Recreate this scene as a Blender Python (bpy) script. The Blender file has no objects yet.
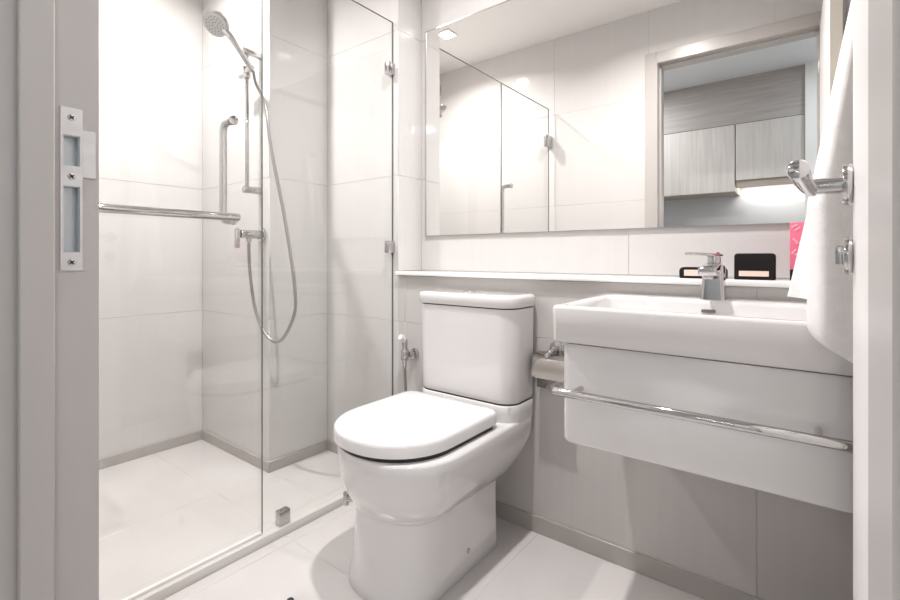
import bpy, bmesh, math, random
from mathutils import Vector, Matrix

random.seed(7)
U = 0.90          # metres per drawing unit: every length below is in drawing units
SC = bpy.context.scene
COL = SC.collection

# ------------------------------------------------------------------ camera
cam_d = bpy.data.cameras.new('camera')
cam = bpy.data.objects.new('camera', cam_d)
COL.objects.link(cam)
cam.location = (0, 0, 1.0 * U)
cam.rotation_euler = (math.radians(90), 0, math.radians(37.7))
cam_d.sensor_fit = 'HORIZONTAL'
cam_d.sensor_width = 36.0
cam_d.lens = 36.0 * 471.0 / 900.0
cam_d.shift_y = -43.0 / 900.0
cam_d.clip_start = 0.005
SC.camera = cam

# ------------------------------------------------------------------ world, exposure
w = bpy.data.worlds.new('world')
SC.world = w
w.use_nodes = True
w.node_tree.nodes['Background'].inputs[0].default_value = (0.85, 0.9, 1.0, 1)
w.node_tree.nodes['Background'].inputs[1].default_value = 0.15
SC.view_settings.view_transform = 'Standard'
SC.view_settings.look = 'None'
SC.view_settings.gamma = 1.0
SC.view_settings.use_curve_mapping = False
SC.view_settings.exposure = 0.12
SC.cycles.use_denoising = True
SC.cycles.max_bounces = 14
SC.cycles.diffuse_bounces = 7
SC.cycles.glossy_bounces = 8
SC.cycles.transparent_max_bounces = 24
SC.cycles.sample_clamp_indirect = 8.0

CEIL = 2.59
LAMPS = [(-0.72, 0.97), (-2.07, 0.76)]


def area_light(name, loc, size, power, colour=(1, 1, 1), rot=(0, 0, 0), size_y=None, spread=180):
    d = bpy.data.lights.new(name, 'AREA')
    d.energy = power
    d.color = colour
    d.size = size * U
    if size_y:
        d.shape = 'RECTANGLE'
        d.size_y = size_y * U
    d.spread = math.radians(spread)
    o = bpy.data.objects.new(name, d)
    COL.objects.link(o)
    o.location = Vector(loc) * U
    o.rotation_euler = rot
    return o


area_light('downlight_light', (LAMPS[0][0], LAMPS[0][1], CEIL - 0.016), 0.062, 18.5, (1.0, 0.970, 0.958), spread=150)
area_light('downlight_light', (LAMPS[1][0], LAMPS[1][1], CEIL - 0.016), 0.062, 17, (1.0, 0.970, 0.958), spread=150)
area_light('unseen_kitchen_light', (-1.35, -0.45, 2.405), 0.22, 11.5, (0.93, 0.96, 1.0))
area_light('unseen_kitchen_light', (0.45, -0.52, 2.405), 0.22, 6, (0.74, 0.87, 1.0))  # unseen second lamp, added to bring bluish light onto the door jamb
area_light('under_cabinet_light', (-0.28, -1.252, 1.594), 0.40, 1.1, (1.0, 0.97, 0.93), size_y=0.03)


# ------------------------------------------------------------------ materials
def new_mat(name):
    m = bpy.data.materials.new(name)
    m.use_nodes = True
    return m, m.node_tree.nodes, m.node_tree.links, m.node_tree.nodes['Principled BSDF']


def simple(name, col, rough=0.4, metal=0.0, coat=0.0, spec=0.5):
    m, n, l, b = new_mat(name)
    b.inputs['Base Color'].default_value = (*col, 1)
    b.inputs['Roughness'].default_value = rough
    b.inputs['Metallic'].default_value = metal
    b.inputs['Coat Weight'].default_value = coat
    b.inputs['Coat Roughness'].default_value = 0.03
    b.inputs['Specular IOR Level'].default_value = spec
    return m


def mottled(name, c0, c1, scale, rough=0.3, stretch=(1, 1, 1), bump=0.0, detail=4, bscale=None, metal=0.0, spec=0.5):
    """procedural colour variation in object space, optional fine relief"""
    m, n, l, b = new_mat(name)
    tc = n.new('ShaderNodeTexCoord')
    geo = n.new('ShaderNodeNewGeometry')
    mp = n.new('ShaderNodeMapping')
    mp.inputs['Scale'].default_value = stretch
    l.new(geo.outputs['Position'], mp.inputs['Vector'])
    no = n.new('ShaderNodeTexNoise')
    no.inputs['Scale'].default_value = scale
    no.inputs['Detail'].default_value = detail
    l.new(mp.outputs[0], no.inputs['Vector'])
    cr = n.new('ShaderNodeValToRGB')
    cr.color_ramp.elements[0].position = 0.3
    cr.color_ramp.elements[1].position = 0.7
    cr.color_ramp.elements[0].color = (*c0, 1)
    cr.color_ramp.elements[1].color = (*c1, 1)
    l.new(no.outputs[0], cr.inputs[0])
    l.new(cr.outputs[0], b.inputs['Base Color'])
    b.inputs['Roughness'].default_value = rough
    b.inputs['Metallic'].default_value = metal
    b.inputs['Specular IOR Level'].default_value = spec
    if bump:
        n2 = n.new('ShaderNodeTexNoise')
        n2.inputs['Scale'].default_value = bscale or scale
        n2.inputs['Detail'].default_value = 3
        l.new(mp.outputs[0], n2.inputs['Vector'])
        bp = n.new('ShaderNodeBump')
        bp.inputs['Strength'].default_value = bump
        bp.inputs['Distance'].default_value = 0.002
        l.new(n2.outputs[0], bp.inputs['Height'])
        l.new(bp.outputs[0], b.inputs['Normal'])
    return m


def glass_mat(name, tint, ior=1.5):
    m = bpy.data.materials.new(name)
    m.use_nodes = True
    n, l = m.node_tree.nodes, m.node_tree.links
    n.clear()
    out = n.new('ShaderNodeOutputMaterial')
    tr = n.new('ShaderNodeBsdfTransparent')
    tr.inputs[0].default_value = (*tint, 1)
    gl = n.new('ShaderNodeBsdfGlossy')
    gl.inputs['Roughness'].default_value = 0.0
    geo = n.new('ShaderNodeNewGeometry')
    mr = n.new('ShaderNodeMapRange')          # same reflectance from both sides of the thin pane
    mr.inputs['To Min'].default_value = ior
    mr.inputs['To Max'].default_value = 1.0 / ior
    l.new(geo.outputs['Backfacing'], mr.inputs['Value'])
    fr = n.new('ShaderNodeFresnel')
    l.new(mr.outputs[0], fr.inputs['IOR'])
    mx = n.new('ShaderNodeMixShader')
    l.new(fr.outputs[0], mx.inputs[0])
    l.new(tr.outputs[0], mx.inputs[1])
    l.new(gl.outputs[0], mx.inputs[2])
    l.new(mx.outputs[0], out.inputs[0])
    return m


def emit(name, col, strength):
    m = bpy.data.materials.new(name)
    m.use_nodes = True
    n, l = m.node_tree.nodes, m.node_tree.links
    n.clear()
    out = n.new('ShaderNodeOutputMaterial')
    e = n.new('ShaderNodeEmission')
    e.inputs[0].default_value = (*col, 1)
    e.inputs[1].default_value = strength
    l.new(e.outputs[0], out.inputs[0])
    return m


def wood(name, c0, c1, horizontal=False, rough=0.45):
    m, n, l, b = new_mat(name)
    geo = n.new('ShaderNodeNewGeometry')
    mp = n.new('ShaderNodeMapping')
    mp.inputs['Scale'].default_value = (1.6, 1.6, 34) if horizontal else (34, 34, 1.6)
    l.new(geo.outputs['Position'], mp.inputs['Vector'])
    no = n.new('ShaderNodeTexNoise')
    no.inputs['Scale'].default_value = 1.6
    no.inputs['Detail'].default_value = 8
    no.inputs['Distortion'].default_value = 0.6
    l.new(mp.outputs[0], no.inputs['Vector'])
    cr = n.new('ShaderNodeValToRGB')
    cr.color_ramp.elements[0].position = 0.32
    cr.color_ramp.elements[1].position = 0.68
    cr.color_ramp.elements[0].color = (*c0, 1)
    cr.color_ramp.elements[1].color = (*c1, 1)
    l.new(no.outputs[0], cr.inputs[0])
    l.new(cr.outputs[0], b.inputs['Base Color'])
    b.inputs['Roughness'].default_value = rough
    return m


M = {}
M['tile'] = mottled('glazed_wall_tile', (0.602, 0.583, 0.574), (0.614, 0.597, 0.589), 1.0, 0.06, (60, 60, 1.6), 0.012, 5)
M['shadetile'] = mottled('shaded_wall_tile', (0.525, 0.502, 0.486), (0.54, 0.518, 0.502), 1.0, 0.08, (60, 60, 1.6), 0.012, 5)  # darkened copy of the wall tile: lower-wall shade put into its colour
M['grout'] = simple('grout', (0.53, 0.51, 0.50), 0.8)
M['skirt'] = mottled('skirting_tile', (0.395, 0.37, 0.35), (0.43, 0.405, 0.385), 3.0, 0.25)
M['floor'] = mottled('floor_tile', (0.545, 0.516, 0.503), (0.63, 0.605, 0.595), 2.2, 0.22, (1, 1, 1), 0.02, 5)
M['floor_grout'] = simple('floor_grout', (0.60, 0.575, 0.562), 0.8)
M['curb'] = mottled('curb_stone', (0.60, 0.575, 0.555), (0.65, 0.63, 0.61), 3.0, 0.25)
M['ceiling'] = simple('ceiling_paint', (0.78, 0.765, 0.75), 0.6)
M['ceramic'] = simple('sanitary_ceramic', (0.675, 0.66, 0.658), 0.06, 0, 0.6)
M['plastic'] = simple('white_plastic', (0.74, 0.73, 0.728), 0.14, 0, 0.3)
M['gap'] = simple('dark_gap', (0.03, 0.028, 0.027), 0.6)
M['lacquer'] = simple('white_lacquer', (0.70, 0.69, 0.695), 0.10, 0, 0.4)
M['ledge'] = simple('white_stone', (0.86, 0.85, 0.84), 0.12)
M['chrome'] = simple('chrome', (0.58, 0.57, 0.57), 0.05, 1.0)
M['satin'] = simple('satin_chrome', (0.52, 0.51, 0.51), 0.20, 1.0)
M['steel'] = simple('brushed_steel', (0.62, 0.60, 0.58), 0.30, 1.0)
M['keeper'] = simple('keeper_steel', (0.50, 0.53, 0.55), 0.35, 0.6)
M['darksteel'] = simple('dark_polished_steel', (0.36, 0.34, 0.33), 0.18, 1.0)
M['hoodsteel'] = simple('polished_hood_steel', (0.48, 0.45, 0.43), 0.14, 1.0)
M['plate'] = mottled('plate_steel', (0.50, 0.50, 0.51), (0.58, 0.585, 0.60), 14, 0.28, (1, 1, 3), metal=1.0)
M['darkmetal'] = simple('dark_metal', (0.20, 0.19, 0.19), 0.35, 1.0)
M['mirror'] = simple('mirror_silver', (0.93, 0.93, 0.915), 0.0, 1.0)
M['mframe'] = simple('mirror_edge', (0.48, 0.46, 0.45), 0.3, 1.0)
M['glass'] = glass_mat('clear_glass', (0.985, 0.99, 0.985))
M['glassedge'] = simple('glass_edge', (0.10, 0.12, 0.115), 0.15)
M['seal'] = simple('clear_seal', (0.80, 0.79, 0.78), 0.25)
M['frame'] = mottled('door_frame_laminate', (0.44, 0.412, 0.396), (0.47, 0.442, 0.427), 8, 0.32, (1, 1, 0.1))
M['door'] = simple('door_paint', (0.78, 0.76, 0.745), 0.35)
M['dooredge'] = simple('door_edge_band', (0.70, 0.66, 0.59), 0.45)
M['towel'] = mottled('terry_cloth', (0.85, 0.835, 0.835), (0.90, 0.89, 0.89), 60, 0.95, (1, 1, 1), 0.45, 3, 600, spec=0.1)
M['black'] = simple('black_card', (0.012, 0.009, 0.009), 0.6, spec=0.2)
M['cream'] = simple('cream_label', (0.80, 0.64, 0.56), 0.5)
M['pink'] = simple('pink_card', (0.78, 0.16, 0.26), 0.4)
M['pinklight'] = simple('pale_pink_print', (0.88, 0.42, 0.50), 0.4)
M['rubber'] = simple('black_rubber', (0.02, 0.02, 0.02), 0.6)
M['hosemat'] = simple('metal_hose', (0.40, 0.39, 0.385), 0.3, 1.0)
M['sprayface'] = simple('spray_face', (0.56, 0.555, 0.55), 0.45)
M['translucent'] = simple('clear_plastic', (0.80, 0.80, 0.80), 0.2)
M['paper'] = simple('paper', (0.80, 0.78, 0.76), 0.9)
M['cab'] = wood('cabinet_wood', (0.55, 0.51, 0.475), (0.64, 0.605, 0.57))
M['board'] = wood('bulkhead_wood', (0.37, 0.335, 0.315), (0.45, 0.415, 0.39), True)
M['cabedge'] = simple('cabinet_edge', (0.42, 0.36, 0.30), 0.5)
M['kwall'] = simple('kitchen_wall', (0.58, 0.60, 0.63), 0.5)
M['kwhite'] = simple('kitchen_white_wall', (0.84, 0.82, 0.78), 0.5)
M['kceil'] = simple('kitchen_ceiling', (0.74, 0.76, 0.78), 0.6)
M['kfloor'] = simple('kitchen_floor', (0.45, 0.42, 0.40), 0.4)
M['lampwhite'] = simple('lamp_trim', (0.8, 0.8, 0.8), 0.4)
M['lampglow'] = emit('lamp_diffuser', (1.0, 0.97, 0.94), 60.0)
M['stripglow'] = emit('strip_diffuser', (1.0, 0.97, 0.93), 4.0)


# ------------------------------------------------------------------ mesh building
class MB:
    """collects vertices and faces in drawing units, world coordinates"""

    def __init__(s):
        s.v, s.f = [], []

    def add(s, vs, fs):
        o = len(s.v)
        s.v += [tuple(v) for v in vs]
        s.f += [[i + o for i in f] for f in fs]
        return s

    def bm(s, bm):
        bm.verts.index_update()
        return s.add([v.co[:] for v in bm.verts], [[v.index for v in f.verts] for f in bm.faces])

    def box(s, x0, x1, y0, y1, z0, z1, bev=0.0, seg=2):
        bm = bmesh.new()
        vs = [bm.verts.new(p) for p in ((x0, y0, z0), (x1, y0, z0), (x1, y1, z0), (x0, y1, z0),
                                        (x0, y0, z1), (x1, y0, z1), (x1, y1, z1), (x0, y1, z1))]
        for q in ((3, 2, 1, 0), (4, 5, 6, 7), (0, 1, 5, 4), (1, 2, 6, 5), (2, 3, 7, 6), (3, 0, 4, 7)):
            bm.faces.new([vs[i] for i in q])
        if bev:
            bmesh.ops.bevel(bm, geom=list(bm.edges), offset=bev, segments=seg, profile=0.5, affect='EDGES')
        s.bm(bm)
        bm.free()
        return s

    def obox(s, c, ax, ay, az, hx, hy, hz, bev=0.0, seg=2):
        """box at c with unit axes ax, ay, az and half sizes"""
        t = MB().box(-hx, hx, -hy, hy, -hz, hz, bev, seg)
        c, ax, ay, az = Vector(c), Vector(ax), Vector(ay), Vector(az)
        return s.add([c + ax * p[0] + ay * p[1] + az * p[2] for p in t.v], t.f)

    def tube(s, pts, r, seg=14, cap=True):
        pts = [Vector(p) for p in pts]
        rs = r if isinstance(r, (list, tuple)) else [r] * len(pts)
        n = len(pts)
        tang = []
        for i in range(n):
            a, b = pts[max(i - 1, 0)], pts[min(i + 1, n - 1)]
            tang.append((b - a).normalized())
        up = Vector((0, 0, 1)) if abs(tang[0].z) < 0.9 else Vector((1, 0, 0))
        nx = tang[0].cross(up).normalized()
        vs, fs = [], []
        for i in range(n):
            nx = (nx - tang[i] * nx.dot(tang[i])).normalized()
            ny = tang[i].cross(nx)
            for k in range(seg):
                a = 2 * math.pi * k / seg
                vs.append(pts[i] + (nx * math.cos(a) + ny * math.sin(a)) * rs[i])
        for i in range(n - 1):
            for k in range(seg):
                k2 = (k + 1) % seg
                fs.append([i * seg + k, i * seg + k2, (i + 1) * seg + k2, (i + 1) * seg + k])
        if cap:
            fs.append(list(range(seg))[::-1])
            fs.append([(n - 1) * seg + k for k in range(seg)])
        return s.add(vs, fs)

    def cyl(s, a, b, r, seg=20, bev=0.0):
        a, b = Vector(a), Vector(b)
        if bev:
            d = (b - a).normalized() * bev
            return s.tube([a, a + d * 0.3, a + d, b - d, b - d * 0.3, b],
                          [r - bev, r - bev * 0.3, r, r, r - bev * 0.3, r - bev], seg)
        return s.tube([a, b], r, seg)

    def loft(s, loops, cap0=True, cap1=True):
        n = len(loops[0])
        vs = [p for lp in loops for p in lp]
        fs = []
        for i in range(len(loops) - 1):
            for k in range(n):
                k2 = (k + 1) % n
                fs.append([i * n + k, i * n + k2, (i + 1) * n + k2, (i + 1) * n + k])
        if cap0:
            fs.append(list(range(n))[::-1])
        if cap1:
            fs.append([(len(loops) - 1) * n + k for k in range(n)])
        return s.add(vs, fs)

    def sphere(s, c, r, sx=1, sy=1, sz=1, seg=18):
        bm = bmesh.new()
        bmesh.ops.create_uvsphere(bm, u_segments=seg, v_segments=seg // 2 + 1, radius=r)
        for v in bm.verts:
            v.co = Vector((v.co.x * sx + c[0], v.co.y * sy + c[1], v.co.z * sz + c[2]))
        s.bm(bm)
        bm.free()
        return s


def smooth_path(pts, sub=8):
    """Catmull-Rom through the points"""
    P = [Vector(p) for p in pts]
    P = [P[0] * 2 - P[1]] + P + [P[-1] * 2 - P[-2]]
    out = []
    for i in range(1, len(P) - 2):
        for k in range(sub):
            t = k / sub
            a, b, c, d = P[i - 1], P[i], P[i + 1], P[i + 2]
            out.append(0.5 * ((2 * b) + (c - a) * t + (2 * a - 5 * b + 4 * c - d) * t * t + (3 * b - a - 3 * c + d) * t ** 3))
    out.append(P[-2])
    return out


BASE = {}


def finish(me, angle=38):
    bm = bmesh.new()
    bm.from_mesh(me)
    bmesh.ops.recalc_face_normals(bm, faces=list(bm.faces))
    bm.to_mesh(me)
    bm.free()
    for p in me.polygons:
        p.use_smooth = True
    me.set_sharp_from_angle(angle=math.radians(angle))


def obj(name, mb, mat, parent=None, base=None, recalc=True, angle=38):
    b = Vector(BASE[parent.name]) if parent is not None else Vector(base or (0, 0, 0))
    me = bpy.data.meshes.new(name)
    me.from_pydata([tuple((Vector(v) - b) * U) for v in mb.v], [], mb.f)
    me.update()
    finish(me, angle)
    me.materials.append(M[mat])
    o = bpy.data.objects.new(name, me)
    COL.objects.link(o)
    if parent is not None:
        o.parent = parent
    else:
        o.location = b * U
    BASE[o.name] = tuple(b)
    return o


def tag(o, label=None, cat=None, group=None, kind=None):
    if label:
        o['label'] = label
    if cat:
        o['category'] = cat
    if group:
        o['group'] = group
    if kind:
        o['kind'] = kind
    return o


def thing(name, label, cat, base, group=None):
    o = bpy.data.objects.new(name, None)
    o.empty_display_size = 0.05
    COL.objects.link(o)
    o.location = Vector(base) * U
    BASE[o.name] = tuple(base)
    return tag(o, label, cat, group)


def struct(name, mb, mat, label=None):
    xs = [v[0] for v in mb.v]
    ys = [v[1] for v in mb.v]
    zs = [v[2] for v in mb.v]
    o = obj(name, mb, mat, None, ((min(xs) + max(xs)) / 2, (min(ys) + max(ys)) / 2, min(zs)))
    return tag(o, label, kind='structure')


TILE_MESH = {}
GAP = 0.0017


def tiles(parent, axis, plane, sign, u0, u1, z0, z1, ju, jz, tw, th, mat='tile', depth=0.006, name='tile'):
    """tiles on a wall plane (axis 'x' or 'y') or on a floor (axis 'z'); ju / jz are joint origins"""
    pb = Vector(BASE[parent.name])

    def cuts(a, b, j, t):
        c = [a]
        k = math.ceil((a - j) / t + 1e-6)
        while j + k * t < b - 1e-6:
            if j + k * t > a + 1e-6:
                c.append(j + k * t)
            k += 1
        c.append(b)
        return [(c[i], c[i + 1]) for i in range(len(c) - 1) if c[i + 1] - c[i] > 0.012]
    g = (0.0010 if axis == 'z' or parent.name in ('wall_door', 'wall_shower') else GAP) / 2
    for a0, a1 in cuts(u0, u1, ju, tw):
        for b0, b1 in cuts(z0, z1, jz, th):
            key = (g, axis, sign, round(a1 - a0, 4), round(b1 - b0, 4), mat)
            if key not in TILE_MESH:
                ha, hb = (a1 - a0) / 2 - g, (b1 - b0) / 2 - g
                mb = MB()
                if axis == 'x':
                    mb.box(min(0, -sign * depth), max(0, -sign * depth), -ha, ha, -hb, hb, 0.0012, 1)
                elif axis == 'y':
                    mb.box(-ha, ha, min(0, -sign * depth), max(0, -sign * depth), -hb, hb, 0.0012, 1)
                else:
                    mb.box(-ha, ha, -hb, hb, -depth, 0, 0.0012, 1)
                me = bpy.data.meshes.new(name)
                me.from_pydata([tuple(Vector(v) * U) for v in mb.v], [], mb.f)
                me.update()
                finish(me)
                me.materials.append(M[mat])
                TILE_MESH[key] = me
            o = bpy.data.objects.new(name, TILE_MESH[key])
            COL.objects.link(o)
            o.parent = parent
            ca, cb = (a0 + a1) / 2, (b0 + b1) / 2
            c = {'x': (plane, ca, cb), 'y': (ca, plane, cb), 'z': (ca, cb, plane)}[axis]
            o.location = (Vector(c) - pb) * U


# ------------------------------------------------------------------ room shell
TW, TH, JZ = 1.328, 0.664, 0.707
XL, XB, XN, XR = -2.665, -2.005, -1.495, 0.135     # shower wall, column face, nib face, right wall
YD, YS, YW, YU = 0.210, 1.22, 1.55, 1.708          # door wall, shower end wall, lower back wall, upper back wall
E_ = 0.0013                                         # tile face in front of the grout bed

wl = struct('wall_left', MB().box(XL - 0.1, XL - E_, YD - 0.15, YS + 0.1, -0.02, CEIL + 0.02), 'grout')
tiles(wl, 'x', XL, 1, YD, YS, 0.043, CEIL, 0.30 - TW, JZ, TW, TH)
ws = struct('wall_shower', MB().box(XL - E_, XB - E_, YS + E_, YW + 0.35, -0.02, CEIL + 0.02), 'grout')
tiles(ws, 'y', YS, -1, XL, XB, 0.043, CEIL, XL - 0.3, JZ, TW, TH)
tiles(ws, 'x', XB, 1, YS, YW, 0.043, CEIL, YS - 0.5, JZ, TW, TH)
wb = struct('wall_back', MB().box(XB - E_, XN - E_, YW + E_, YW + 0.35, -0.02, CEIL + 0.02)
            .box(XN - E_, XR + 0.1, YW + E_, YW + 0.35, -0.02, 0.917)
            .box(XN - E_, XR + 0.1, YU + E_, YW + 0.35, 0.9165, CEIL + 0.02), 'grout')
tiles(wb, 'y', YW, -1, XB, XN, 0.043, CEIL, -0.125 - 2 * TW, JZ, TW, TH)
tiles(wb, 'y', YW, -1, XN, XR, 0.043, 0.917, -0.125 - 2 * TW, JZ, TW, TH, 'shadetile')
tiles(wb, 'x', XN, 1, YW, YU, 0.936, CEIL, YW - 0.3, JZ, TW, TH)
tiles(wb, 'y', YU, -1, XN, XR, 0.936, CEIL, -0.52 - TW, JZ, TW, TH)
wr = struct('wall_right', MB().box(XR + E_, XR + 0.1, YD - 0.15, YU + 0.1, -0.02, CEIL + 0.02), 'grout')
tiles(wr, 'x', XR, -1, YD, YU, 0.043, CEIL, 0.4, JZ, TW, TH)
OPL, OPR, OPT = -0.79, 0.0235, 2.235               # door opening
wd = struct('wall_door', MB().box(XL - 0.1, OPL - 0.02, 0.075, YD - E_, -0.02, CEIL + 0.02)
            .box(OPR + 0.02, XR + 0.1, 0.075, YD - E_, -0.02, CEIL + 0.02)
            .box(OPL - 0.02, OPR + 0.02, 0.075, YD - E_, OPT + 0.02, CEIL + 0.02), 'grout')
tiles(wd, 'y', YD, 1, XL, OPL - 0.055, 0.043, CEIL, -1.50, JZ, TW, TH)
tiles(wd, 'y', YD, 1, OPL - 0.055, OPR + 0.055, OPT + 0.055, CEIL, -1.50, JZ, TW, TH)
tiles(wd, 'y', YD, 1, OPR + 0.055, XR, 0.043, CEIL, -1.50, JZ, TW, TH)
struct('ceiling', MB().box(XL - 0.1, XR + 0.1, YD - 0.13, YU + 0.1, CEIL, CEIL + 0.04), 'ceiling')
fl = struct('floor', MB().box(XL - 0.1, XR + 0.1, 0.075, YU + 0.1, -0.06, -0.0013), 'floor_grout')
tiles(fl, 'z', 0, 1, -1.505, XR, 0.16, YW, -0.125, 0.31, TH, TH, 'floor')
tiles(fl, 'z', 0, 1, XL, -1.575, 0.16, YS, XL, 0.31, TH, TH, 'floor')
tiles(fl, 'z', 0, 1, XB, -1.575, YS, YW, XL, YS, TH, TH, 'floor')
obj('curb', MB().box(-1.575, -1.505, YD, YW, -0.004, 0.030, 0.003), 'curb', fl)


def skirting(name, *boxes):
    mb = MB()
    for b in boxes:
        mb.box(*b, 0.0015, 1)
    return struct(name, mb, 'skirt')


skirting('baseboard_left', (XL, XL + 0.010, YD, YS, 0, 0.050))
skirting('baseboard_shower', (XL + 0.010, XB, YS - 0.010, YS, 0, 0.050), (XB, XB + 0.010, YS - 0.010, YW, 0, 0.050),
         (XB + 0.010, -1.575, YW - 0.010, YW, 0, 0.050))
skirting('baseboard_back', (-1.505, XR, YW - 0.008, YW, 0, 0.060))
skirting('baseboard_right', (XR - 0.010, XR, YD + 0.012, YW - 0.008, 0, 0.060))
skirting('baseboard_door', (-1.505, OPL - 0.06, YD, YD + 0.010, 0, 0.060))

# ------------------------------------------------------------------ door frame (left jamb near camera) and strike plate
df = struct('trim_1', MB()
            .box(OPL - 0.025, OPL, 0.055, 0.1805, -0.004, OPT + 0.02)                    # left jamb, with two keeper pockets
            .box(OPL - 0.025, OPL, 0.1985, 0.2205, -0.004, OPT + 0.02)
            .box(OPL - 0.025, OPL, 0.1805, 0.1985, -0.004, 1.006)
            .box(OPL - 0.025, OPL, 0.1805, 0.1985, 1.095, 1.122)
            .box(OPL - 0.025, OPL, 0.1805, 0.1985, 1.163, OPT + 0.02)
            .box(OPL - 0.075, OPL - 0.008, YD - E_, 0.2210, 0, OPT + 0.072, 0.002, 1),    # left casing
            'frame', 'taupe laminate door frame around the bathroom doorway')
obj('jamb', MB().box(OPR, OPR + 0.025, 0.075, 0.218, -0.004, OPT + 0.02, 0.0015, 1), 'frame', df)
obj('head', MB().box(OPL, OPR, 0.055, 0.218, OPT, OPT + 0.02, 0.0015, 1), 'frame', df)
obj('casing', MB().box(OPR + 0.008, OPR + 0.075, YD - E_, 0.2185, 0, OPT + 0.072, 0.002, 1), 'frame', df)
obj('casing', MB().box(OPL - 0.008, OPR + 0.008, YD - E_, 0.2185, OPT + 0.008, OPT + 0.072, 0.002, 1), 'frame', df)
obj('door_stop', MB().box(OPL, OPL + 0.012, 0.135, 0.170, 0, OPT, 0.0015, 1), 'frame', df)
obj('door_stop', MB().box(OPR - 0.012, OPR, 0.118, 0.170, 0, OPT, 0.0015, 1), 'frame', df)
obj('door_stop', MB().box(OPL + 0.012, OPR - 0.012, 0.135, 0.170, OPT - 0.012, OPT, 0.0015, 1), 'frame', df)

# strike plate with two cut-outs
P0, P1 = OPL - 0.001, OPL + 0.0025
sp = obj('strike_plate', MB()
         .box(P0, P1, 0.1775, 0.2015, 1.163, 1.200)
         .box(P0, P1, 0.1805, 0.1985, 1.095, 1.122)
         .box(P0, P1, 0.1775, 0.2015, 0.982, 1.006)
         .box(P0, P1, 0.1775, 0.1805, 1.006, 1.163)
         .box(P0, P1, 0.1985, 0.2015, 1.006, 1.163)
         .box(P0, P1 - 0.0004, 0.2015, 0.2165, 1.108, 1.172, 0.0003, 1), 'plate', df)
tag(sp, 'steel strike plate with two cut-outs and screws')
for z0, z1 in ((1.122, 1.163), (1.006, 1.095)):
    K0 = OPL - 0.013
    obj('keeper_box', MB().box(K0, K0 + 0.001, 0.1805, 0.1985, z0, z1).box(K0, OPL, 0.1805, 0.1815, z0, z1).box(K0, OPL, 0.1975, 0.1985, z0, z1)
        .box(K0, OPL, 0.1815, 0.1975, z0, z0 + 0.001).box(K0, OPL, 0.1815, 0.1975, z1 - 0.001, z1), 'keeper', sp)
for z in (1.187, 1.108, 0.993):
    s_ = MB().cyl((P1, 0.1895, z), (P1 + 0.0009, 0.1895, z), 0.0048, 16, 0.0005)
    sw = obj('screw', s_, 'satin', sp)
    obj('cross_slot', MB().obox((P1 + 0.0010, 0.1895, z), (1, 0, 0), (0, 0.8, 0.6), (0, -0.6, 0.8), 0.0003, 0.0032, 0.0009)
        .obox((P1 + 0.0010, 0.1895, z), (1, 0, 0), (0, 0.8, 0.6), (0, -0.6, 0.8), 0.0003, 0.0009, 0.0032), 'gap', sw)

# ------------------------------------------------------------------ bathroom door leaf on the right, with lever and thumb turn
DA = Vector((OPR, 0.222, 0))
DB = Vector((0.0485, 0.975, 0))
dx = (DB - DA).normalized()
dn = Vector((-dx.y, dx.x, 0))          # out of the visible face
dz = Vector((0, 0, 1))
DL = (DB - DA).length
d1 = bpy.data.objects.new('door_1', None)
COL.objects.link(d1)
d1.location = DA * U
BASE['door_1'] = tuple(DA)
tag(d1, 'white bathroom door swung open against the right wall', kind='structure')
mid = DA + dx * (DL / 2) - dn * 0.021 + dz * 1.117
obj('leaf', MB().obox(mid - dx * 0.003, dx, dn, dz, DL / 2 - 0.003, 0.021, 1.108, 0.002, 1), 'door', d1)
obj('edge_band', MB().obox(DB - dn * 0.021 + dz * 1.117, dx, dn, dz, 0.0035, 0.0205, 1.107, 0.001, 1), 'dooredge', d1)


def on_door(along, out, z):
    return DA + dx * along + dn * out + dz * z


la = DL - 0.058
rose = obj('rosette', MB().cyl(on_door(la, 0.001, 1.108), on_door(la, 0.0135, 1.108), 0.0305, 32, 0.003), 'chrome', d1)
nk = on_door(la, 0.046, 1.108)
obj('lever', MB().tube([on_door(la, 0.0125, 1.108), on_door(la, 0.030, 1.108), on_door(la, 0.043, 1.108), on_door(la, 0.050, 1.108)],
                       [0.0122, 0.0122, 0.0122, 0.0110], 20)
    .tube(smooth_path([on_door(la + 0.004, 0.049, 1.103), on_door(la - 0.02, 0.054, 1.107), on_door(la - 0.06, 0.058, 1.113),
                       on_door(la - 0.105, 0.060, 1.119), on_door(la - 0.118, 0.060, 1.121)], 5),
          [0.0095 + 0.004 * min(1, k / 14) for k in range(20)] + [0.0105], 18), 'chrome', d1)
tr = obj('thumb_turn', MB().cyl(on_door(la, 0.001, 1.002), on_door(la, 0.012, 1.002), 0.0275, 32, 0.003), 'chrome', d1)
obj('turn_knob', MB().obox(on_door(la, 0.0155, 1.003), dx, dn, dz, 0.004, 0.006, 0.014, 0.002), 'satin', tr)
for z in (0.22, 1.1, 2.0):
    obj('hinge', MB().cyl((OPR - 0.001, 0.226, z - 0.045), (OPR - 0.001, 0.226, z + 0.045), 0.006, 12, 0.001), 'satin', d1)

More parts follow.
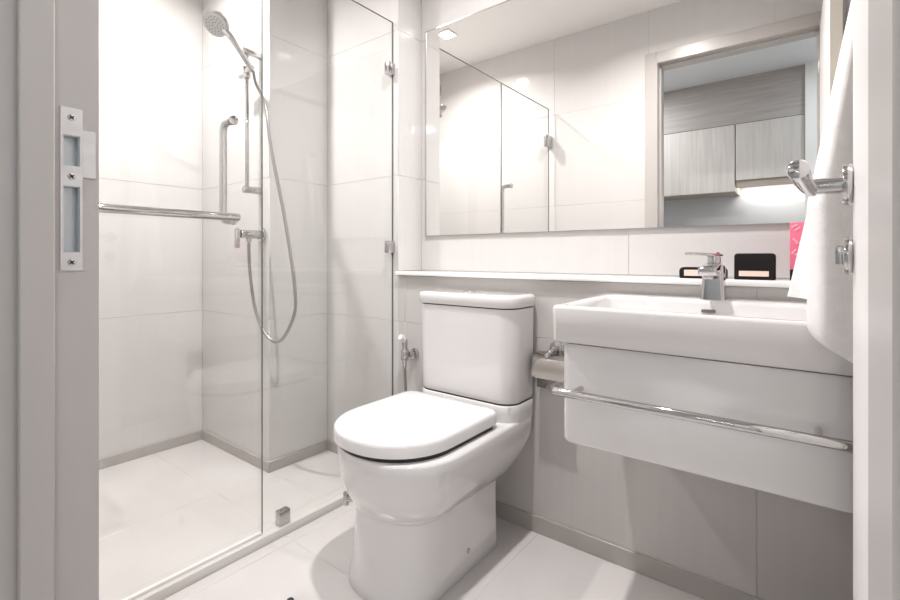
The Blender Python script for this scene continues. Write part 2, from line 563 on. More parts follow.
# ------------------------------------------------------------------ ceiling downlights
for (x, y), lab in zip(LAMPS, ('square white recessed downlight in the ceiling above the toilet',
                               'square white recessed downlight in the ceiling above the shower')):
    t = thing('ceiling_downlight', lab, 'downlight', (x, y, CEIL - 0.012), 'square ceiling downlights')
    a, b = 0.058, 0.046
    mb = MB()
    for bx in ((-a, a, -a, -b), (-a, a, b, a), (-a, -b, -b, b), (b, a, -b, b)):
        mb.box(x + bx[0], x + bx[1], y + bx[2], y + bx[3], CEIL - 0.010, CEIL, 0.002, 1)
    obj('trim_ring', mb, 'lampwhite', t)
    obj('diffuser', MB().box(x - b, x + b, y - b, y + b, CEIL - 0.006, CEIL - 0.001), 'lampglow', t)

# ------------------------------------------------------------------ ledge and mirror
lg = obj('ledge_shelf', MB().box(XN + 0.001, XR, YW - 0.022, YU, 0.9185, 0.9355, 0.003), 'ledge', None, (-0.7, YW, 0.9185))
tag(lg, 'long thin white stone ledge running along the wall below the mirror', 'shelf')
MX0, MX1, MZ0, MZ1, MY = -1.461, 0.12, 1.097, 2.070, 1.700
mi = thing('wall_mirror', 'wide frameless-looking wall mirror with thin metal edge above the ledge', 'mirror', ((MX0 + MX1) / 2, YU, MZ0))
obj('mirror_glass', MB().box(MX0 + 0.003, MX1 - 0.003, MY, YU - 0.0005, MZ0 + 0.003, MZ1 - 0.003), 'mirror', mi)
fr = MB()
for b in ((MX0, MX0 + 0.004, MZ0, MZ1), (MX1 - 0.004, MX1, MZ0, MZ1), (MX0, MX1, MZ0, MZ0 + 0.004), (MX0, MX1, MZ1 - 0.004, MZ1)):
    fr.box(b[0], b[1], MY - 0.0015, YU - 0.0005, b[2], b[3])
obj('edge_frame', fr, 'mframe', mi)

# ------------------------------------------------------------------ shower glass
GX, GT = -1.530, 0.007
GZ0, GZ1 = 0.0335, 2.075
gp = thing('glass_panel', 'fixed clear glass shower panel clipped to the wall beside the toilet', 'shower screen', (GX, 1.23, 0.03))
PY0, PY1 = 0.9035, YW - 0.003
obj('pane', MB().box(GX - GT / 2, GX + GT / 2, PY0, PY1, GZ0, GZ1), 'glass', gp)
obj('polished_edge', MB().box(GX - GT / 2, GX + GT / 2, PY0 - 0.0012, PY0, GZ0, GZ1)
    .box(GX - GT / 2, GX + GT / 2, PY0, PY1, GZ1, GZ1 + 0.0016)
    .box(GX - GT / 2, GX + GT / 2, PY1, PY1 + 0.0022, GZ0, GZ1), 'glassedge', gp)
for z in (1.857, 1.046):
    obj('wall_clip', MB().box(GX - 0.014, GX + 0.014, YW - 0.040, YW - 0.0005, z - 0.028, z + 0.028, 0.003), 'satin', gp)
obj('floor_clip', MB().box(GX - 0.014, GX + 0.016, 0.962, 1.006, 0.030, 0.082, 0.003), 'satin', gp)

sd = thing('shower_door', 'clear glass shower door with chrome pull handle and horizontal towel bar', 'shower door', (GX, 0.55, 0.03))
SY0, SY1 = 0.247, 0.8995
obj('pane', MB().box(GX - GT / 2, GX + GT / 2, SY0, SY1, GZ0 + 0.006, GZ1), 'glass', sd)
obj('polished_edge', MB().box(GX - GT / 2, GX + GT / 2, SY0, SY1, GZ1, GZ1 + 0.0016)
    .box(GX - GT / 2, GX + GT / 2, SY0 - 0.0014, SY0, GZ0 + 0.006, GZ1), 'glassedge', sd)
obj('seal_strip', MB().box(GX - 0.0048, GX - 0.0036, 0.890, 0.9015, GZ0 + 0.006, GZ1), 'glass', sd)
obj('bottom_seal', MB().box(GX - 0.006, GX + 0.006, SY0, SY1, 0.0305, GZ0 + 0.006, 0.001, 1), 'seal', sd)
for z in (1.84, 0.26):
    h = obj('hinge', MB().box(GX - 0.016, GX + 0.016, YD + 0.0005, YD + 0.085, z - 0.042, z + 0.042, 0.004), 'satin', sd)
    obj('hinge_pin', MB().cyl((GX, YD + 0.036, z - 0.044), (GX, YD + 0.036, z + 0.044), 0.010, 14, 0.002), 'chrome', h)
HY, HZ0, HZ1 = 0.795, 1.122, 1.452
hx = GX - 0.058
obj('pull_handle', MB().tube(smooth_path([(GX - 0.004, HY, HZ1), (GX - 0.030, HY, HZ1), (hx + 0.008, HY, HZ1 - 0.006), (hx, HY, HZ1 - 0.028),
                                           (hx, HY, HZ1 - 0.09), (hx, HY, HZ0 + 0.09), (hx, HY, HZ0 + 0.028), (hx + 0.008, HY, HZ0 + 0.006),
                                           (GX - 0.030, HY, HZ0), (GX - 0.004, HY, HZ0)], 6), 0.0125, 18), 'chrome', sd)
for z in (HZ1, HZ0):
    obj('bolt_cap', MB().cyl((GX + 0.0046, HY, z), (GX + 0.014, HY, z), 0.016, 24, 0.002), 'chrome', sd)
ox = GX + 0.058
obj('towel_bar', MB().tube([(ox, 0.335, HZ0 + 0.006), (ox, HY - 0.010, HZ0 + 0.006), (ox, HY - 0.006, HZ0 + 0.006)], [0.0125, 0.0125, 0.010], 20), 'chrome', sd)
for y in (HY - 0.024, 0.37):
    obj('standoff', MB().cyl((GX + 0.0046, y, HZ0), (ox + 0.002, y, HZ0 + 0.003), 0.0095, 16), 'chrome', sd)

# ------------------------------------------------------------------ hand shower set
RX, RY = -2.076, 1.150
sr = thing('shower_riser', 'slim chrome riser rail with brackets on the shower wall', 'shower rail', (RX, YS, 1.30))
obj('rail', MB().cyl((RX, RY, 1.30), (RX, RY, 1.965), 0.0095, 18, 0.002), 'chrome', sr)
for z in (1.312, 1.950):
    obj('bracket', MB().cyl((RX, RY - 0.018, z), (RX, YS - 0.0005, z), 0.0165, 20, 0.003), 'satin', sr)
sl = obj('slider', MB().cyl((RX, RY, 1.825), (RX, RY, 1.880), 0.018, 20, 0.003)
         .cyl((RX, RY, 1.853), (-2.010, 1.132, 1.857), 0.015, 18, 0.002), 'chrome', sr)
obj('knob', MB().cyl((RX - 0.014, RY, 1.853), (RX - 0.055, RY - 0.004, 1.848), 0.016, 18, 0.003), 'translucent', sl)

HB = Vector((-2.000, 1.132, 1.842))      # lower end of the handle
HC = Vector((-1.936, 1.000, 1.924))               # neck at the head
hs = thing('hand_shower', 'round chrome hand shower head with hose hanging on the riser', 'shower head', tuple(HB))
hd = (HC - HB).normalized()
fn = Vector((0.34, -0.62, -0.70)).normalized()       # face normal of the spray head
hc = Vector((-1.972, 0.962, 1.975))
obj('handle', MB().tube([HB - hd * 0.012, HB, HB + hd * 0.05, HB + hd * 0.11, HC, hc - fn * 0.012],
                        [0.0085, 0.0115, 0.0120, 0.0110, 0.0135, 0.0150], 18), 'chrome', hs)
obj('head', MB().tube([hc - fn * 0.030, hc - fn * 0.026, hc - fn * 0.012, hc + fn * 0.006, hc + fn * 0.016],
                      [0.018, 0.034, 0.047, 0.052, 0.050], 32), 'chrome', hs)
face = obj('spray_plate', MB().tube([hc + fn * 0.0155, hc + fn * 0.0185, hc + fn * 0.0195], [0.046, 0.046, 0.042], 32), 'sprayface', hs)
ux = fn.cross(Vector((0, 0, 1))).normalized()
uy = fn.cross(ux)
nz = MB()
for rr, k in ((0.012, 6), (0.024, 11), (0.035, 16)):
    for i in range(k):
        a = 2 * math.pi * i / k
        p = hc + fn * 0.019 + (ux * math.cos(a) + uy * math.sin(a)) * rr
        nz.cyl(p, p + fn * 0.003, 0.0018, 6)
tag(obj('nozzles', nz, 'rubber', face), kind='stuff')
hose = smooth_path([HB - hd * 0.010, (-1.965, 1.130, 1.770), (-1.905, 1.140, 1.66), (-1.875, 1.150, 1.466), (-1.833, 1.190, 1.162), (-1.796, 1.215, 0.856),
                    (-1.810, 1.215, 0.732), (-1.895, 1.205, 0.623), (-1.984, 1.190, 0.645), (-2.042, 1.175, 0.746), (-2.062, 1.160, 0.893),
                    (-2.060, 1.150, 1.02), (-2.060, 1.150, 1.066)], 10)
obj('hose', MB().tube(hose, 0.0072, 12), 'hosemat', hs)

sv = thing('shower_valve', 'small chrome wall valve with lever below the riser rail', 'valve', (-2.06, YS, 1.07))
obj('escutcheon', MB().cyl((-2.06, YS - 0.0005, 1.105), (-2.06, YS - 0.012, 1.105), 0.034, 28, 0.003), 'chrome', sv)
obj('body', MB().cyl((-2.06, YS - 0.012, 1.105), (-2.06, YS - 0.112, 1.105), 0.020, 22, 0.003)
    .cyl((-2.06, YS - 0.07, 1.10), (-2.06, YS - 0.07, 1.068), 0.012, 16, 0.002), 'chrome', sv)
obj('lever', MB().obox((-2.06, YS - 0.125, 1.085), (1, 0, 0), (0, 1, 0), (0, 0, 1), 0.011, 0.010, 0.045, 0.005), 'chrome', sv)

# ------------------------------------------------------------------ toilet
TX = -1.030


def dshape(hw, yf, yr, z, b, n=2.1, rr=0.03, nf=26, nc=5, cx=TX):
    """D outline: curved front (towards -y), straight sides, small rounded rear corners"""
    pts = []
    yc = yf + b
    for i in range(nf + 1):
        a = math.pi * i / nf
        c, s_ = math.cos(a), math.sin(a)
        pts.append((cx + hw * math.copysign(abs(c) ** (2 / n), c), yc - b * abs(s_) ** (2 / n), z))
    for i in range(nc):
        a = math.pi + (math.pi / 2) * (-i / (nc - 1))
        pts.append((cx - hw + rr + rr * math.cos(a), yr - rr + rr * math.sin(a), z))
    for i in range(nc):
        a = math.pi / 2 * (1 - i / (nc - 1))
        pts.append((cx + hw - rr + rr * math.cos(a), yr - rr + rr * math.sin(a), z))
    return pts


to = thing('toilet', 'white close-coupled ceramic toilet with closed lid beside the vanity', 'toilet', (TX, 1.2, 0))
YT = YW - 0.012
secs = [(0.000, 0.157, 0.937, 1.395, 0.15, 2.7, 0.02), (0.004, 0.160, 0.934, 1.397, 0.15, 2.7, 0.02), (0.030, 0.159, 0.938, 1.397, 0.15, 2.7, 0.02),
        (0.120, 0.157, 0.952, 1.395, 0.15, 2.6, 0.02), (0.200, 0.157, 0.958, 1.393, 0.15, 2.5, 0.02),
        (0.232, 0.159, 0.957, 1.393, 0.15, 2.4, 0.02), (0.238, 0.161, 0.955, 1.394, 0.15, 2.35, 0.02), (0.242, 0.169, 0.948, 1.400, 0.155, 2.3, 0.03),
        (0.250, 0.176, 0.941, 1.408, 0.16, 2.3, 0.03),
        (0.264, 0.183, 0.932, 1.422, 0.165, 2.25, 0.03), (0.290, 0.191, 0.915, 1.455, 0.18, 2.2, 0.03), (0.330, 0.201, 0.899, 1.505, 0.19, 2.15, 0.03),
        (0.365, 0.207, 0.891, 1.532, 0.195, 2.1, 0.03), (0.395, 0.210, 0.887, YT, 0.198, 2.1, 0.03), (0.425, 0.211, 0.885, YT, 0.2, 2.1, 0.03),
        (0.432, 0.208, 0.888, YT, 0.197, 2.1, 0.03), (0.434, 0.202, 0.894, YT - 0.004, 0.19, 2.1, 0.03)]
obj('bowl', MB().loft([dshape(hw + 0.0045 * min(1, max(0, (z - 0.24) / 0.08)), yf, yr, z, b, n, rr, cx=TX + 0.006 + 0.0085 * min(1, max(0, (z - 0.24) / 0.08))) for z, hw, yf, yr, b, n, rr in secs]), 'ceramic', to, angle=50)


def rrect(x0, x1, y0, y1, z, r, nc=6):
    pts = []
    for cx, cy, a0 in ((x1 - r, y1 - r, 0), (x0 + r, y1 - r, 90), (x0 + r, y0 + r, 180), (x1 - r, y0 + r, 270)):
        for i in range(nc + 1):
            a = math.radians(a0 + 90 * i / nc)
            pts.append((cx + r * math.cos(a), cy + r * math.sin(a), z))
    return pts


TKX0, TKX1, TKY0 = TX - 0.200, TX + 0.231, 1.372


def tank_loop(z, g=0.0, r=0.06):
    pts = []
    x0, x1, y0, y1 = TKX0 + g, TKX1 - g, TKY0 + g, YT - max(g, 0)
    for cx, cy, a0, rr in ((x1 - 0.02, y1 - 0.02, 0, 0.02), (x0 + 0.02, y1 - 0.02, 90, 0.02), (x0 + r, y0 + r, 180, r), (x1 - r, y0 + r, 270, r)):
        for i in range(9):
            a = math.radians(a0 + 90 * i / 8)
            pts.append((cx + rr * math.cos(a), cy + rr * math.sin(a), z))
    return pts


obj('deck', MB().loft([tank_loop(0.430, 0.002), tank_loop(0.460, 0.002), tank_loop(0.4885, 0.001), tank_loop(0.491, 0.003)]), 'ceramic', to, angle=50)
obj('tank_gap', MB().loft([tank_loop(0.4905, 0.006), tank_loop(0.4965, 0.006)]), 'gap', to)
obj('tank', MB().loft([tank_loop(0.495, 0.010), tank_loop(0.4975, 0.005), tank_loop(0.51, 0.002), tank_loop(0.60, 0.001), tank_loop(0.82, -0.002), tank_loop(0.8205, 0.004)]),
    'ceramic', to, angle=50)
obj('tank_gap', MB().loft([tank_loop(0.8204, 0.003), tank_loop(0.8245, 0.003)]), 'gap', to)
tl = obj('tank_lid', MB().loft([tank_loop(0.8245, -0.004), tank_loop(0.828, -0.008), tank_loop(0.856, -0.008), tank_loop(0.8635, -0.005),
                                tank_loop(0.8670, 0.002), tank_loop(0.8680, 0.012)]), 'ceramic', to, angle=60)
obj('flush_button', MB().cyl((TX, 1.452, 0.8675), (TX, 1.452, 0.8725), 0.023, 28, 0.002), 'chrome', tl)
LY1 = 1.345
obj('seat_gap', MB().loft([dshape(0.194, 0.893, LY1 - 0.01, z, 0.19, 2.1, 0.03) for z in (0.4335, 0.4485)]), 'gap', to)
lid = [(0.4480, 0.200, 0.883, LY1 - 0.003, 0.197), (0.4500, 0.204, 0.878, LY1, 0.200), (0.4780, 0.204, 0.878, LY1, 0.200), (0.4860, 0.202, 0.880, LY1 - 0.001, 0.199),
       (0.4905, 0.196, 0.886, LY1 - 0.005, 0.194), (0.4925, 0.184, 0.898, LY1 - 0.012, 0.184), (0.4935, 0.12, 0.96, LY1 - 0.06, 0.12)]
obj('lid', MB().loft([dshape(hw, yf, yr, z, b, 2.1, 0.035) for z, hw, yf, yr, b in lid]), 'plastic', to, angle=60)
obj('fixing_cap', MB().cyl((TX + 0.158, 1.215, 0.070), (TX + 0.1665, 1.215, 0.070), 0.009, 18, 0.002)
    , 'satin', to)
obj('fixing_cap', MB().cyl((TX - 0.148, 1.020, 0.215), (TX - 0.185, 1.010, 0.210), 0.010, 18, 0.002)
    .cyl((TX - 0.180, 1.010, 0.190), (TX - 0.180, 1.010, 0.232), 0.009, 14, 0.002), 'satin', to)

# ------------------------------------------------------------------ bidet spray
sh = thing('spray_holder', 'chrome wall holder carrying the bidet spray beside the toilet tank', 'holder', (-1.385, YW, 0.575))
obj('rosette', MB().cyl((-1.392, YW - 0.0005, 0.575), (-1.392, YW - 0.010, 0.575), 0.024, 24, 0.002), 'chrome', sh)
obj('arm', MB().cyl((-1.392, YW - 0.010, 0.575), (-1.396, YW - 0.035, 0.575), 0.013, 18, 0.002), 'chrome', sh)
obj('cup', MB().cyl((-1.410, YW - 0.048, 0.550), (-1.412, YW - 0.044, 0.598), 0.017, 18, 0.002), 'chrome', sh)
bs = thing('bidet_spray', 'chrome bidet spray gun with white tip in its wall holder', 'bidet spray', (-1.41, YW - 0.047, 0.44))
obj('gun', MB().tube([(-1.409, YW - 0.050, 0.520), (-1.411, YW - 0.047, 0.56), (-1.414, YW - 0.043, 0.605), (-1.416, YW - 0.041, 0.640)],
                     [0.009, 0.011, 0.0125, 0.013], 18), 'chrome', bs)
obj('tip', MB().tube([(-1.416, YW - 0.043, 0.632), (-1.418, YW - 0.055, 0.648), (-1.419, YW - 0.066, 0.654)], [0.012, 0.0135, 0.012], 18), 'plastic', bs)
obj('hose', MB().tube(smooth_path([(-1.409, YW - 0.050, 0.525), (-1.402, YW - 0.052, 0.44), (-1.398, YW - 0.05, 0.30), (-1.37, YW - 0.045, 0.17), (-1.33, YW - 0.03, 0.14),
                                   (-1.30, YW - 0.02, 0.17)], 8), 0.0065, 10), 'hosemat', bs)
av = thing('angle_valve', 'small chrome angle valve low on the wall behind the toilet', 'valve', (-1.30, YW, 0.19))
obj('body', MB().cyl((-1.30, YW - 0.0005, 0.19), (-1.30, YW - 0.045, 0.19), 0.012, 16, 0.002).cyl((-1.30, YW - 0.02, 0.19), (-1.30, YW - 0.02, 0.16), 0.009, 14, 0.001), 'chrome', av)
obj('knob', MB().cyl((-1.30, YW - 0.045, 0.19), (-1.30, YW - 0.062, 0.19), 0.017, 16, 0.003), 'chrome', av)

# ------------------------------------------------------------------ paper holder
ph = thing('paper_holder', 'stainless paper holder with hood on the wall beside the tank', 'paper holder', (-0.71, YW, 0.55))
obj('rosette', MB().cyl((-0.716, YW - 0.0005, 0.678), (-0.716, YW - 0.012, 0.678), 0.027, 26, 0.003), 'chrome', ph)
obj('arm', MB().cyl((-0.716, YW - 0.012, 0.678), (-0.716, YW - 0.032, 0.677), 0.010, 16)
    .tube(smooth_path([(-0.716, YW - 0.030, 0.677), (-0.722, YW - 0.044, 0.672), (-0.728, YW - 0.056, 0.662)], 5), 0.009, 14)
    .sphere((-0.729, YW - 0.058, 0.660), 0.0120), 'chrome', ph)
hood = [(YW - 0.036, 0.662), (YW - 0.052, 0.660), (YW - 0.066, 0.650), (YW - 0.074, 0.630), (YW - 0.078, 0.606), (YW - 0.084, 0.588)]
hp = smooth_path([(0, y, z) for y, z in hood], 5)
n_ = len(hp)
vs = [(xx, p[1] + dy_, p[2]) for xx, dy_ in ((-0.780, 0), (-0.655, 0), (-0.655, 0.0025), (-0.780, 0.0025)) for p in hp]
fs = []
for j in range(4):
    for i in range(n_ - 1):
        a, b = j * n_, ((j + 1) % 4) * n_
        fs.append([a + i, a + i + 1, b + i + 1, b + i])
fs += [[j * n_ for j in range(4)], [j * n_ + n_ - 1 for j in range(4)][::-1]]
obj('hood', MB().add(vs, fs), 'hoodsteel', ph)
obj('back_plate', MB().box(-0.784, -0.655, YW - 0.030, YW - 0.0005, 0.536, 0.662, 0.003), 'darksteel', ph)
pr = obj('toilet_roll', MB().cyl((-0.777, YW - 0.0525, 0.596), (-0.658, YW - 0.0525, 0.596), 0.0205, 26, 0.003), 'paper', None, (-0.718, YW - 0.0525, 0.575))
tag(pr, 'white toilet roll under the stainless hood beside the tank', 'toilet roll')

# ------------------------------------------------------------------ vanity, basin, faucet
VX0, VX1, VY0, VZ0, VZ1 = -0.482, 0.068, 1.062, 0.556, 0.7932
va = thing('vanity_cabinet', 'glossy white wall-hung vanity cabinet with chrome rail under the basin', 'vanity', (-0.21, 1.3, VZ0))


def vloop(z, g=0.0):
    r = 0.022
    pts = []
    for cx, cy, a0, rr in ((VX1 + 0.02 - g - r, YW - 0.001 - r, 0, r), (VX0 - 0.036 + g + r, YW - 0.001 - r, 90, r), (VX0 + g + r, VY0 + g + r, 180, r), (VX1 - g - r, VY0 + g + r, 270, r)):
        for i in range(7):
            a = math.radians(a0 + 90 * i / 6)
            pts.append((cx + rr * math.cos(a), cy + rr * math.sin(a), z))
    return pts


obj('body', MB().loft([vloop(VZ0, 0.006), vloop(VZ0 + 0.004, 0.001), vloop(VZ0 + 0.010), vloop(VZ1 - 0.002), vloop(VZ1, 0.001)]), 'lacquer', va, angle=50)
obj('shadow_gap', MB().box(VX0 + 0.012, VX1 - 0.008, VY0 + 0.012, YW - 0.02, VZ1 - 0.001, VZ1 + 0.0045), 'gap', va)
ry, rz = 1.003, 0.692
rail = obj('rail', MB().cyl((VX0 + 0.008, ry, rz), (VX1 - 0.002, ry, rz), 0.0095, 20, 0.0015), 'chrome', va)
for x in (-0.432, 0.006):
    obj('bracket', MB().cyl((x, ry, rz), (x, VY0 + 0.001, rz), 0.0065, 16), 'chrome', rail)

BZ0, BZ1, BY0 = 0.797, 0.885, 1.042
ba = thing('wash_basin', 'rectangular white ceramic wash basin on the vanity under the mirror', 'basin', (-0.21, 1.3, BZ0))


def bloop(z, g=0.0, r=0.016):
    pts = []
    for cx, cy, a0 in ((0.108 - g - r, YW - 0.001 - r - g, 0), (-0.540 + g + r, YW - 0.001 - r - g, 90), (-0.500 + g + r, BY0 + g + r, 180), (0.092 - g - r, BY0 + g + r, 270)):
        for i in range(7):
            a = math.radians(a0 + 90 * i / 6)
            pts.append((cx + r * math.cos(a), cy + r * math.sin(a), z))
    return pts


def iloop(z, g, r=0.03, back=1.395):
    pts = []
    for cx, cy, a0 in ((0.056 - g - r, back - g - r, 0), (-0.486 + g + r, back - g - r, 90), (-0.474 + g + r, BY0 + 0.020 + g + r, 180), (0.052 - g - r, BY0 + 0.020 + g + r, 270)):
        for i in range(7):
            a = math.radians(a0 + 90 * i / 6)
            pts.append((cx + r * math.cos(a), cy + r * math.sin(a), z))
    return pts


obj('bowl', MB().loft([bloop(BZ0 + 0.001, 0.030), bloop(BZ0 + 0.001, 0.006), bloop(BZ0 + 0.004, 0.002), bloop(BZ0 + 0.05, 0.0005), bloop(BZ1 - 0.008, 0), bloop(BZ1 - 0.002, 0.002), bloop(BZ1, 0.008),
                       iloop(BZ1, -0.002), iloop(BZ1 - 0.002, 0.002), iloop(BZ1 - 0.010, 0.005), iloop(BZ1 - 0.050, 0.016), iloop(BZ1 - 0.066, 0.03), iloop(BZ1 - 0.072, 0.06)]),
    'ceramic', ba, angle=55)
obj('overflow_slot', MB().box(-0.234, -0.202, 1.376, 1.392, BZ1 - 0.030, BZ1 - 0.022, 0.002), 'darkmetal', ba)
obj('drain', MB().cyl((-0.215, 1.24, BZ1 - 0.0725), (-0.215, 1.24, BZ1 - 0.068), 0.028, 24, 0.002), 'chrome', ba)

FX, FY = -0.217, 1.462
fa = thing('basin_faucet', 'chrome single-lever mixer faucet on the basin rim', 'faucet', (FX, FY, BZ1))
obj('base', MB().loft([rrect(FX - 0.031, FX + 0.031, FY - 0.028, FY + 0.028, BZ1 - 0.001, 0.010), rrect(FX - 0.030, FX + 0.030, FY - 0.027, FY + 0.027, BZ1 + 0.012, 0.010),
                       rrect(FX - 0.027, FX + 0.027, FY - 0.025, FY + 0.025, BZ1 + 0.050, 0.010), rrect(FX - 0.026, FX + 0.026, FY - 0.025, FY + 0.025, BZ1 + 0.088, 0.010),
                       rrect(FX - 0.024, FX + 0.024, FY - 0.023, FY + 0.023, BZ1 + 0.092, 0.010)]), 'chrome', fa)
spt = obj('spout', MB().obox((FX, FY - 0.052, BZ1 + 0.083), (1, 0, 0), (0, 0.99, 0.12), (0, -0.12, 0.99), 0.022, 0.054, 0.011, 0.005, 3), 'chrome', fa)
obj('aerator', MB().cyl((FX, FY - 0.090, BZ1 + 0.068), (FX, FY - 0.090, BZ1 + 0.058), 0.012, 18, 0.002), 'chrome', spt)
hl = obj('handle', MB().cyl((FX, FY, BZ1 + 0.092), (FX, FY, BZ1 + 0.119), 0.0165, 26, 0.003), 'chrome', fa)
ldir = Vector((-0.45, -0.89, 0.03)).normalized()
lside = Vector((0.90, -0.42, 0)).normalized()
lup = lside.cross(ldir) * -1
obj('lever', MB().obox(Vector((FX, FY, BZ1 + 0.121)) + ldir * 0.040, lside, ldir, lup, 0.014, 0.060, 0.0035, 0.003), 'chrome', hl)

# ------------------------------------------------------------------ things on the ledge
LZ = 0.9355


def pouch(label, cx, cy, w_, d_, h_, r, strip):
    t = thing('amenity_box', label, 'box', (cx, cy, LZ), 'black boxes with cream strips on the ledge')
    prof = []
    for px, pz, a0 in ((w_ / 2 - r, h_ - r, 0), (-w_ / 2 + r, h_ - r, 90), (-w_ / 2 + r * 0.4, r * 0.4, 180), (w_ / 2 - r * 0.4, r * 0.4, 270)):
        rr = r if pz > r * 0.5 and a0 < 180 else r * 0.4
        for i in range(6):
            a = math.radians(a0 + 90 * i / 5)
            prof.append((px + rr * math.cos(a), pz + rr * math.sin(a)))
    lp = [[(cx + px * (1 - s_), cy + y, LZ + h_ / 2 + (pz - h_ / 2) * (1 - s_)) for px, pz in prof]
          for y, s_ in ((-d_ / 2, 0.05), (-d_ / 2 + 0.003, 0), (d_ / 2 - 0.003, 0), (d_ / 2, 0.05))]
    obj('body', MB().loft(lp), 'black', t)
    x0, x1, z0, z1 = strip
    obj('label_strip', MB().box(cx + x0, cx + x1, cy - d_ / 2 - 0.0012, cy - d_ / 2 + 0.001, LZ + z0, LZ + z1, 0.0004, 1), 'cream', t)
    return t


pouch('black upright box with a cream label strip on the ledge beside the faucet', -0.133, 1.588, 0.098, 0.035, 0.075, 0.009, (-0.037, 0.034, 0.010, 0.025))
pouch('low flat black box with a cream label strip on the ledge behind the faucet', -0.264, 1.588, 0.124, 0.045, 0.034, 0.012, (-0.048, 0.048, 0.008, 0.026))
tb = obj('cosmetic_tube', MB().cyl((-0.226, 1.596, LZ + 0.034), (-0.226, 1.596, LZ + 0.078), 0.0045, 14, 0.001), 'black', None, (-0.226, 1.596, LZ + 0.034))
tag(tb, 'thin black stick standing on the low black box behind the faucet', 'tube')
pk = thing('pink_pack', 'tall pink printed pack on the ledge half hidden by the towel', 'pack', (-0.02, 1.62, LZ))
obj('carton', MB().box(-0.053, 0.020, 1.605, 1.640, LZ + 0.030, LZ + 0.160, 0.002), 'pink', pk)
obj('carton_base', MB().box(-0.053, 0.020, 1.605, 1.640, LZ, LZ + 0.030, 0.002), 'black', pk)
pp = MB()
for k, (x, z, a) in enumerate(((-0.043, 0.150, 0.5), (-0.036, 0.142, 0.7), (-0.041, 0.110, -0.8), (-0.033, 0.104, 0.3), (-0.044, 0.080, 0.9), (-0.035, 0.070, -0.4), (-0.02, 0.12, 0.4), (-0.01, 0.085, -0.6))):
    c, s_ = math.cos(a), math.sin(a)
    pp.obox((x, 1.6046, LZ + z), (c, 0, s_), (0, 1, 0), (-s_, 0, c), 0.008, 0.0008, 0.0022)
obj('print', pp, 'pinklight', pk)

# ------------------------------------------------------------------ towel on the right wall
tw = thing('bath_towel', 'white terry towel hanging in folds beside the basin', 'towel', (0.09, 1.07, 0.81))


def sheet(xl, bottom, y0, amp, phase, ztop=1.80, nx_=34, nz_=60, th=0.007):
    vs, fs = [], []
    for side in (0, 1):
        for j in range(nz_ + 1):
            for i in range(nx_ + 1):
                u = i / nx_
                zb = bottom(u)
                t = j / nz_
                z = zb + (ztop - zb) * t
                x0_ = xl(z)
                x1_ = 0.127
                x = x0_ + (x1_ - x0_) * u
                g = min(1.0, (ztop - z) / 0.6)
                yc = y0(z, u)
                y = yc + amp * (0.35 + 0.65 * g) * (math.sin(u * 9.0 + phase + z * 1.3) * 0.6 + math.sin(u * 17 + phase * 2 - z * 2.0) * 0.3)
                edge = math.sin(math.pi * min(1, max(0, u * 7)) / 2)
                tt = th * (0.35 + 0.65 * edge) * (0.5 + 0.5 * min(1, j / 2))
                vs.append((x, y + (tt if side else -tt), z))
    W = nx_ + 1
    N = W * (nz_ + 1)
    for j in range(nz_):
        for i in range(nx_):
            a = j * W + i
            fs.append([a, a + 1, a + W + 1, a + W])
            fs.append([N + a, N + a + W, N + a + W + 1, N + a + 1])
    for i in range(nx_):
        fs.append([i, N + i, N + i + 1, i + 1])
        a = nz_ * W + i
        fs.append([a, a + 1, N + a + 1, N + a])
    for j in range(nz_):
        a = j * W
        fs.append([a, a + W, N + a + W, N + a])
        a = j * W + nx_
        fs.append([a, N + a, N + a + W, a + W])
    return MB().add(vs, fs)


edge_l = lambda z: (-0.041 + (z - 0.918) * 0.182)
obj('back_fold', sheet(lambda z: edge_l(z) * 1.04, lambda u: 0.922 - 0.012 * u, lambda z, u: 1.145 - 0.075 * u, 0.011, 0.6), 'towel', tw, angle=80)
obj('front_fold', sheet(lambda z: max(edge_l(z) * 0.95 - 0.001, -0.010 + 0.25 * max(0, 0.86 - z)), lambda u: 0.878 - 0.080 * min(1, u * 1.4) ** 0.7,
                        lambda z, u: 1.028 - 0.020 * u + 0.05 * max(0, min(1, (z - 0.9) / 0.8)), 0.010, 2.0), 'towel', tw, angle=80)
hk = thing('towel_hook', 'chrome hook on the right wall holding the towel', 'hook', (XR, 1.08, 1.78))
obj('rosette', MB().cyl((XR - 0.0005, 1.08, 1.82), (XR - 0.010, 1.08, 1.82), 0.024, 22, 0.002), 'chrome', hk)
obj('peg', MB().tube(smooth_path([(XR - 0.008, 1.08, 1.82), (XR - 0.03, 1.08, 1.815), (XR - 0.045, 1.08, 1.83)], 5), 0.008, 12), 'chrome', hk)

# ------------------------------------------------------------------ floor stop at the front edge
fs_ = thing('floor_stop', 'small black rubber stop on the pale floor tiles', 'door stop', (-1.180, 0.783, 0))
FSX, FSY = -1.180, 0.783
obj('plate', MB().cyl((FSX, FSY, 0.0), (FSX, FSY, 0.004), 0.013, 18, 0.001), 'satin', fs_)
obj('bumper', MB().cyl((FSX, FSY, 0.004), (FSX, FSY, 0.026), 0.010, 18, 0.003), 'rubber', fs_)

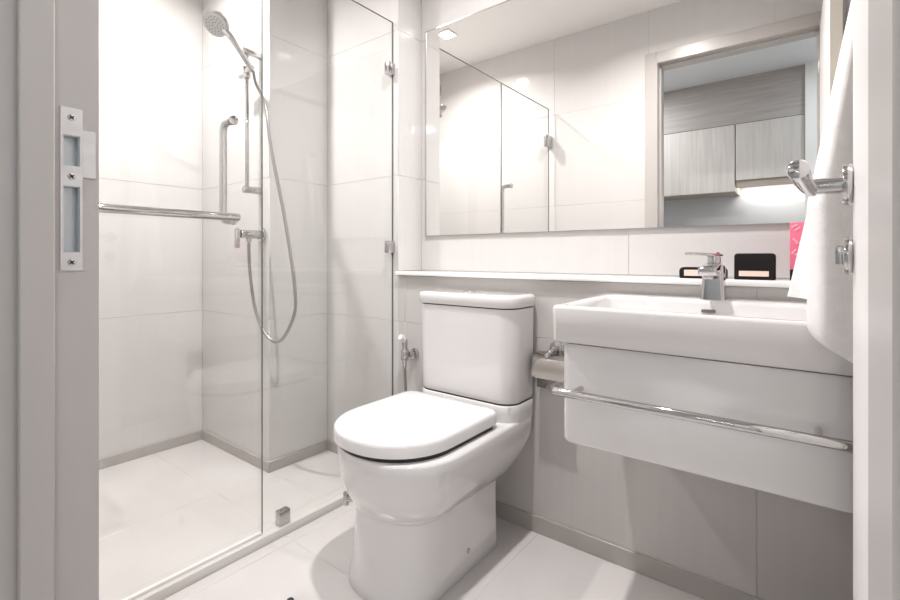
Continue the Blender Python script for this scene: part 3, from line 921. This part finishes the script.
# ------------------------------------------------------------------ kitchen behind the camera, seen in the mirror
KY, KF, KZ = -1.33, -1.00, 2.44
struct('floor_kitchen', MB().box(-2.4, 0.9, KY - 0.05, 0.075, -0.06, -0.003), 'kfloor')
struct('ceiling_kitchen', MB().box(-2.4, 0.9, KY - 0.05, 0.075, KZ, KZ + 0.04), 'kceil')
struct('wall_kitchen', MB().box(-2.4, 0.9, KY - 0.05, KY, -0.003, KZ), 'kwall')
struct('wall_kitchen_left', MB().box(-2.45, -2.4, KY - 0.05, 0.075, -0.003, KZ), 'kwhite')
struct('wall_door_reflection', MB().box(-0.052, 0.9, KY, -0.98, -0.003, KZ), 'kwhite')  # added wall, stands in for the open door's pale strip in the mirror
struct('wall_kitchen_side', MB().box(0.9, 0.95, KY - 0.05, 0.075, -0.003, KZ), 'kwhite')
bh = obj('bulkhead_board', MB().box(-2.4, -0.052, KF - 0.02, KF - 0.002, 2.070, KZ, 0.001, 1), 'board', None, (-1.2, KF, 2.07))
tag(bh, 'dark greyish wood board above the kitchen cabinets seen in the mirror', 'panel')


def wall_cabinet(label, x0, x1, z0, z1):
    t = thing('wall_cabinet', label, 'cabinet', ((x0 + x1) / 2, (KY + KF) / 2, z0), 'kitchen wall cabinets')
    obj('carcass', MB().box(x0, x1, KY + 0.001, KF - 0.022, z0, z1, 0.001, 1), 'cabedge', t)
    obj('door', MB().box(x0 + 0.0015, x1 - 0.0015, KF - 0.0205, KF, z0 + 0.002, z1 - 0.002, 0.0015, 1), 'cab', t)
    return t


wall_cabinet('pale grained wood kitchen wall cabinet reflected at the left of the doorway', -1.04, -0.5035, 1.527, 2.068)
cabr = wall_cabinet('pale wood kitchen wall cabinet over the lit strip reflected in the mirror', -0.5, -0.0535, 1.612, 2.068)
wall_cabinet('pale wood kitchen wall cabinet furthest from the lit strip', -1.60, -1.0435, 1.527, 2.068)
obj('valance', MB().box(-0.4985, -0.0535, KF - 0.030, KF - 0.014, 1.556, 1.6115, 0.001, 1), 'cabedge', cabr)
us = thing('under_cabinet_lamp', 'bright under-cabinet lamp below the right kitchen wall cabinet', 'lamp', (-0.28, -1.14, 1.59))
obj('housing', MB().box(-0.495, -0.058, -1.215, -1.035, 1.592, 1.6115, 0.002, 1), 'cabedge', us)
obj('diffuser', MB().box(-0.485, -0.068, -1.285, -1.220, 1.600, 1.6115, 0.002, 1), 'stripglow', us)
for kx, ky, lab in ((-1.35, -0.45, 'round downlight in the kitchen ceiling left of the doorway'), (0.45, -0.52, 'unseen round downlight added for cool light on the door jamb')):  # the right one is added to feed cool light to the jamb
    kl = thing('unseen_kitchen_lamp', lab, 'downlight', (kx, ky, KZ - 0.02), 'kitchen ceiling downlights')
    obj('trim_ring', MB().cyl((kx, ky, KZ), (kx, ky, KZ - 0.02), 0.17, 32, 0.004), 'lampwhite', kl)
    obj('diffuser', MB().cyl((kx, ky, KZ - 0.018), (kx, ky, KZ - 0.026), 0.15, 32, 0.002), 'stripglow', kl)
